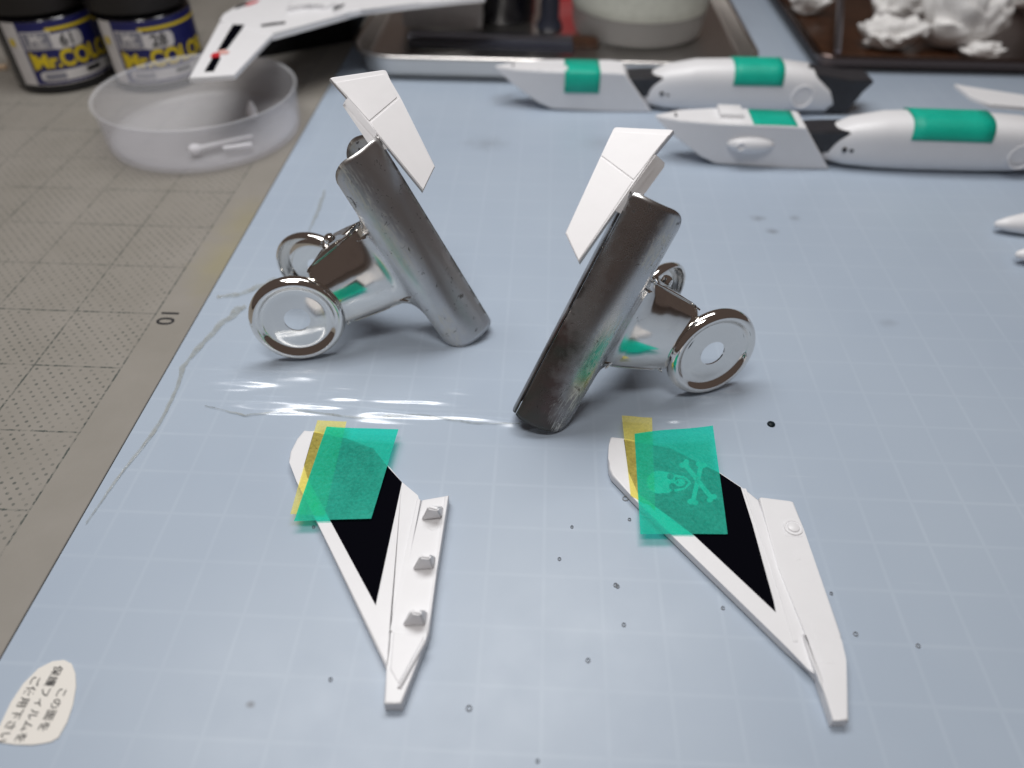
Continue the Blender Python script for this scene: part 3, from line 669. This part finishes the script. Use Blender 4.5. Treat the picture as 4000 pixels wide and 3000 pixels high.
wrap_tape(mpB, 'green_tape', [(.6, 1.475), (0, 1.48), (-.60, 1.48), (-.655, 1.42), (-.625, 1.0), (-.60, .72)], 2.5, 3.75, 'green tape folded over the nose half of the rear nacelle')
wrap_tape(mpB, 'green_tape', thigh(.725, .64, 0, 1.745, 45, 172), 8.45, 10.2, 'green tape wrapped over the body of the rear nacelle')

# ------------------------------------------------------------------ nose cones at the right edge
def cone_part(tipx, tipy, rx, label):
    tip = G(tipx, tipy, .27)
    root = lathe('nose_cone', [(0, -.02), (.10, .05), (.2, .35), (.32, .9), (.42, 1.6), (.48, 2.4), (.5, 4.5), (0, 4.5)], tip, M['plastic'], None, 32, (1, .03, .05), 50)
    tag(root, label, 'model part', 'white nose cones'); return root
cone_part(3885, 876, 0, 'white pointed nose cone lying beyond the other, by the nacelles')
cone_part(3966, 995, 0, 'white pointed nose cone nearer the camera, mostly outside the picture')

# ------------------------------------------------------------------ paint jars
def jar(c, num, label, turn=0.0):
    c = Vector((c[0], c[1], .035)); root = empty('paint_jar', c, label, 'paint jar', 'paint jars on the mat')
    r = 1.72
    lathe('glass', [(0, 0), (r-.25, 0), (r-.08, .06), (r, .25), (r, 2.55), (r-.15, 2.75), (1.35, 2.85), (1.35, 3.0)], c, M['glass_dark'], root, 56)
    lathe('cap', [(1.55, 2.78), (1.78, 2.80), (1.82, 2.9), (1.82, 4.0), (1.72, 4.1), (0, 4.12)], c, M['cap'], root, 56)
    to = (CAM-c); a0 = math.atan2(to.y, to.x)
    def cyl(u, v, lift=0.0, sh=0.0):
        a = a0+(u+turn)/r; return c+Vector(((r+lift)*math.cos(a), (r+lift)*math.sin(a), v))
    def patch(nm, u0, u1, v0, v1, lift, m, n=24, rc=0.0):
        V, F = [], []
        for i in range(n+1):
            u = u0+(u1-u0)*i/n; e = min(u-u0, u1-u)
            dv = rc-math.sqrt(max(0, rc*rc-(rc-e)**2)) if rc and e < rc else 0
            V += [cyl(u, v0+dv, lift), cyl(u, v1-dv, lift)]
        for i in range(n): F.append((2*i, 2*i+2, 2*i+3, 2*i+1))
        return mesh(nm, V, F, m, lab)
    lab = empty('label', c, None, None); lab.parent = root; lab.location = (0, 0, 0)
    sh = -.15
    patch('paper', -2.55, 2.6, .36, 2.55, .012, M['labelwhite'], 40)
    patch('print_panel', -1.98, 2.2, .40, 2.55, .02, M['navy'], 40)
    patch('print_line', -1.05, 1.85, 2.22, 2.33, .03, M['yellow'])
    patch('print_line', 1.78, 1.88, .95, 2.30, .03, M['yellow'], 3)
    patch('print_line', -1.86, -1.78, .92, 1.55, .03, M['yellow'], 3)
    patch('badge', -1.9, -.92, 1.62, 2.24, .03, M['labelwhite'], 8)
    patch('badge', -1.86, -.98, 1.66, 2.20, .036, M['labelgrey'], 8)
    patch('number_box', -.98, .10, 1.58, 2.12, .03, M['labelwhite'], 12, .14)
    patch('name_strip', -1.75, 1.85, .50, .86, .03, M['labelwhite'], 24, .08)
    patch('print_block', -1.6, -.9, .56, .78, .036, M['labelgrey'], 6); patch('print_block', -.15, .45, .62, .80, .036, M['ink'], 6); patch('print_block', 1.2, 1.7, .54, .82, .036, M['labelgrey'], 6)
    writing('lettering', 'Mr.', .64, lambda a, b: cyl(a-1.34, b+1.20, .045), M['yellow'], lab, .03)
    writing('lettering', 'COLOR', .78, lambda a, b: cyl(a+.30, b+1.24, .045), M['yellow'], lab, .03, sx=.90)
    writing('lettering', num, .56, lambda a, b: cyl(a-.44, b+1.85, .045), M['ink'], lab, .01)
    writing('lettering', 'Mr', .40, lambda a, b: cyl(a-1.42, b+2.0, .045), M['labelwhite'], lab, .012)
    writing('lettering', 'HOBBY', .2, lambda a, b: cyl(a-1.42, b+1.76, .045), M['labelwhite'], lab, .004)
    patch('side_mark', -2.42, -2.22, 1.75, 2.0, .03, M['yellow'], 3)
    return root
jar((-18.02, 18.5), '61', 'dark capped paint jar numbered 61, outermost at the table corner', .92)
jar((-14.4, 18.85), '28', 'dark capped paint jar numbered 28, behind the shallow dish', .72)

# ------------------------------------------------------------------ shallow frosted dish with parts
dc = Vector((-10.85, 13.98, .04)); 
dish = lathe('shallow_dish', [(0, .02), (2.9, .02), (3.08, .06), (3.16, .2), (3.19, .5), (3.25, 1.45), (3.29, 1.50), (3.25, 1.54), (3.15, 1.48), (3.09, .5), (3.04, .25), (2.9, .12), (0, .10)], dc, M['frosted'], None, 96)
tag(dish, 'shallow frosted plastic dish holding a few small white parts', 'dish')
def small_part(px, py, prof, ax, label):
    o = lathe('small_part', prof, G(px, py, .36), M['plastic_raw'], None, 16, ax, 50); tag(o, label, 'model part', 'small parts in the dish'); return o
small_part(985, 448, [(0, 0), (.18, 0), (.16, .2), (.05, .48), (0, .5)], (0.1, 0, 1), 'tiny white cone standing at the far side of the dish')
small_part(738, 590, [(0, 0), (.12, .02), (.19, .14), (.17, .3), (.09, .42), (.07, 1.5), (.04, 2.1), (0, 2.1)], (.80, .58, .0), 'white pin with a round head lying in the dish')
small_part(872, 580, [(0, 0), (.07, 0), (.08, .9), (0, .92)], (.93, .36, 0), 'short white rod lying in the dish')

# ------------------------------------------------------------------ finished aircraft model on a black block
zw = 2.6
ac = empty('model_aircraft', G(1300, 60, zw), 'white model aircraft with black stripe and red mark on its drooping wing', 'model aircraft')
plate('wing', Z6((105, 835), (595, 800), (1010, 362), (560, 240), (430, 235)), zw, .16, M['plastic'], ac, .04)
plate('fuselage', Z6((430, 215), (470, 150), (620, 60), (900, -40), (1200, -300), (3400, -420), (3300, -40), (2600, 30), (1950, 105), (1010, 368), (560, 262)), zw+.02, .2, M['plastic'], ac, .05)
plate('canopy_block', Z6((1150, 90), (1400, 40), (1560, 60), (1700, 20), (1500, -60), (1200, 0)), zw+.18, .2, M['plastic'], ac, .08)
plate('nose_block', Z6((1650, 140), (1960, 100), (1960, 60), (1800, 60)), zw+.10, .2, M['plastic'], ac, .04)
for pp in (((580, 262), (705, 265), (515, 520), (412, 545)), ((360, 620), (445, 620), (370, 762), (272, 768))):
    plate('black_stripe', Z6(*pp), zw+.03, .02, M['black'], ac, 0)
plate('red_mark', Z6((335, 600), (370, 570), (430, 560), (440, 610), (350, 622)), zw+.035, .02, M['red'], ac, 0)
plate('red_mark', Z6((415, 545), (490, 535), (540, 555), (520, 575), (430, 580)), zw+.035, .02, M['pink'], ac, 0)
plate('panel_line', Z6((880, 265), (1000, 245), (1150, 230), (1140, 252), (890, 285)), zw+.04, .02, M['dark'], ac, 0)
plate('panel_line', Z6((600, 95), (620, 65), (700, 35), (750, 25), (700, 60)), zw+.04, .02, M['dark'], ac, 0)
plate('red_mark', Z6((715, 62), (740, 30), (870, -10), (830, 25)), zw+.045, .02, M['red'], ac, 0)
plate('panel_line', Z6((1655, 95), (1700, 60), (1790, 38), (1760, 65), (1670, 108)), zw+.20, .02, M['dark'], ac, 0)
blk = finish('black_block', slab_bm([Vector((q.x, q.y+dy, 2.05)) for q, dy in ((G(1010, 232), 0), (G(1378, 165), 0), (G(1378, 165), 9), (G(1010, 232), 11))], (0, 0, 1), 2.0, .1), M['blackmatte'], None)  # plain black block filling the space under the model
tag(blk, 'black block under the white model aircraft', 'foam block')

# ------------------------------------------------------------------ steel trays and their clutter
def tray(x0, x1, y0, y1, h, rc, mat, label):
    root = empty('steel_tray', ((x0+x1)/2, (y0+y1)/2, 0), label, 'tray', 'steel trays at the back')
    def ring(off, z):
        P = []; r = max(.05, rc+off)
        for cx, cy, a0 in ((x1-rc, y1-rc, 0), (x0+rc, y1-rc, 90), (x0+rc, y0+rc, 180), (x1-rc, y0+rc, 270)):
            for k in range(10):
                a = math.radians(a0+90*k/9); P.append(Vector((cx+r*math.cos(a), cy+r*math.sin(a), z)))
        return P
    prof = [(-.22, .02), (-.06, .10), (0, .28), (.08, h-.06), (.10, h-.02), (.14, h+.01), (.19, h+.025), (.24, h+.01), (.28, h-.03), (.29, h-.08), (.25, h-.08), (.18, h-.04), (.13, h-.09), (.04, .30), (-.03, .16), (-.2, .08)]
    V, F = [], []
    for off, z in prof: V += ring(off, z)
    n = 40
    for j in range(len(prof)-1):
        for k in range(n): F.append((j*n+k, j*n+(k+1) % n, (j+1)*n+(k+1) % n, (j+1)*n+k))
    F.append(tuple(range(n))[::-1]); F.append(tuple(range((len(prof)-1)*n, len(prof)*n)))
    bm = bmesh.new(); vs = [bm.verts.new(v) for v in V]
    for f in F: bm.faces.new([vs[i] for i in f])
    finish('pan', bm, mat, root, 50); return root
L1 = G(1395, 150, .95).x; R1 = G(2945, 170, .95).x
tray(L1+.25, R1-.25, 19.2, 34, .98, 1.5, M['steel_tray'], 'shallow steel tray holding a cup and dark tools')
L2 = G(3235, 225, .95).x
M['dark_tray'] = plain('dark_steel', (.16, .12, .11), .25, 1.0)
tray(L2+.2, L2+20, 21.2, 36, .68, .5, M['dark_tray'], 'dark shallow tray holding crumpled white tissue')
def block(name, x0, x1, y0, y1, z0, z1, mat, label, cat, bev=.06, rot=0, grp=None):
    c = Vector(((x0+x1)/2, (y0+y1)/2, 0)); q = Matrix.Rotation(rot, 3, 'Z')
    pts = [q @ (Vector((x, y, z1))-c)+c for x, y in ((x0, y0), (x1, y0), (x1, y1), (x0, y1))]
    o = finish(name, slab_bm(pts, (0, 0, 1), z1-z0, bev), mat, None); return tag(o, label, cat, grp)
# contents of the first tray
def px_box(name, x0, x1, yb, z0, h, depth, mat, label, cat, bev=.06, rot=0):
    a, b = G(x0, yb, z0), G(x1, yb, z0); return block(name, a.x, b.x, (a.y+b.y)/2, (a.y+b.y)/2+depth, z0, z0+h, mat, label, cat, bev, rot)
px_box('paper_box', 1575, 1880, 108, .3, 1.3, 3, M['labelwhite'], 'small white paper box in the tray behind the model wing', 'box')
px_box('steel_ruler', 1590, 2235, 172, .2, .35, .5, M['steel_tool'], 'grey metal tool lying along the front of the tray', 'tool', .1, -.03)
px_box('tool_handle', 1590, 2240, 200, .12, .3, .5, M['darktool'], 'dark tool handle along the front wall of the tray', 'tool', .1, -.02)
c1 = G(1960, 100, .1)
bt = lathe('dark_bottle', [(0, 0), (1.4, 0), (1.5, .2), (1.5, 2.4), (.9, 3.0), (.8, 3.6), (0, 3.6)], c1+Vector((0, 1.5, 0)), M['glass_dark'], None, 32); tag(bt, 'dark bottle behind the white paper box in the tray', 'bottle')
c1 = G(2145, 128, .1)
bt = lathe('pen_stand', [(0, 0), (.55, 0), (.6, .15), (.42, .5), (.42, 2.2), (.5, 2.4), (0, 2.5)], c1+Vector((0, .5, 0)), M['darktool'], None, 28); tag(bt, 'small dark blue bottle next to the frosted cup', 'bottle')
c1 = G(2190, 22, .1); b3 = block('red_cap', c1.x-.1, c1.x+1.3, c1.y+1, c1.y+2, .1, 1.9, M['red'], 'red box edge behind the frosted cup', 'box', .15)
cc = G(2505, 200, .1)+Vector((0, 2.85, 0))
cup = empty('plastic_cup', cc, 'round frosted plastic cup with a pale insert in the steel tray', 'cup')
lathe('wall', [(0, .0), (2.6, 0), (2.82, .12), (2.92, .4), (2.96, 1.2), (2.86, 1.2), (2.8, .5), (2.6, .1), (0, .08)], cc, M['frosted_cup'], cup, 72)
M['pale'] = plain('pale_plastic', (.52, .54, .49), .5, vary=.08)
lathe('lid', [(0, 1.12), (2.8, 1.1), (2.95, 1.12), (2.99, 1.2), (2.99, 1.5), (2.97, 3.4), (0, 3.5)], cc, M['pale'], cup, 72)
c1 = G(2290, 195, .1); block('brown_sponge', c1.x-.6, c1.x+.5, c1.y+.1, c1.y+1, .1, .4, M['brown'], 'brown stained scrap at the foot of the frosted cup', 'scrap', .05)
# second tray: brown sheet for floor reflections, tissues
c1 = G(3500, 190, .1)
block('reflection_sheet', L2+.8, L2+6.5, 22.2, 34, .09, .13, M['brown'], 'brown sheet imitating reflections on the floor of the dark tray', 'paper', .01)  # added sheet, its brown stands in for reflections in the tray
def tissue(px, py, rx, ry, rz, seed, label, ang=0, lift=.12):
    c = G(px, py, lift); bm = bmesh.new(); bmesh.ops.create_icosphere(bm, subdivisions=4, radius=1)
    for v in bm.verts:
        q = v.co.copy(); k = .80+.34*noise.noise(q*1.3+Vector((seed, 0, 0)))+.36*abs(noise.noise(q*2.1+Vector((0, seed, 0))))-.05*abs(noise.noise(q*4+Vector((0, 0, seed))))+.30*(noise.voronoi(q*1.7+Vector((seed, seed, 0)))[0][0]-.35)
        x, y = q.x*rx*k, q.y*ry*k; z = max(-.0, (q.z*.75+.75)*rz*k*.62)
        v.co = c+Vector((x*math.cos(ang)-y*math.sin(ang), ry+x*math.sin(ang)+y*math.cos(ang), z))
    o = finish('tissue', bm, M['tissue'], None, 60); tag(o, label, 'tissue', 'crumpled tissues in the dark tray')
tissue(3755, 222, 2.0, 1.1, 3.0, 3, 'large crumpled white tissue near the front of the dark tray', .2)
tissue(3525, 130, 1.5, 1.0, 2.7, 9, 'folded white tissue in the middle of the dark tray', .1)
tissue(3480, 216, 1.3, .8, 1.5, 14, 'flat grey white tissue against the front wall of the tray')
tissue(3160, 76, .9, .8, 1.6, 21, 'small white tissue at the far corner of the dark tray')
tissue(4010, 60, 1.2, 1.4, 3.0, 31, 'pale tissue at the picture edge beyond the large one')
tissue(3850, 240, .9, .5, .7, 41, 'low torn tissue along the dark tray wall')
pn = tube('brush_handle', [G(3270, 210, .7), G(3330, 0, 1.2)+Vector((0, 2, .3))], .14, M['steel_tool'], None, 12); tag(pn, 'grey brush handle leaning on the corner of the dark tray', 'brush')
st = tube('wooden_stick', [G(-60, 268, .12), G(28, 262, .12)], .12, M['wood'], None, 10); tag(st, 'pale wooden stick tip at the picture edge beside the first jar', 'stick')
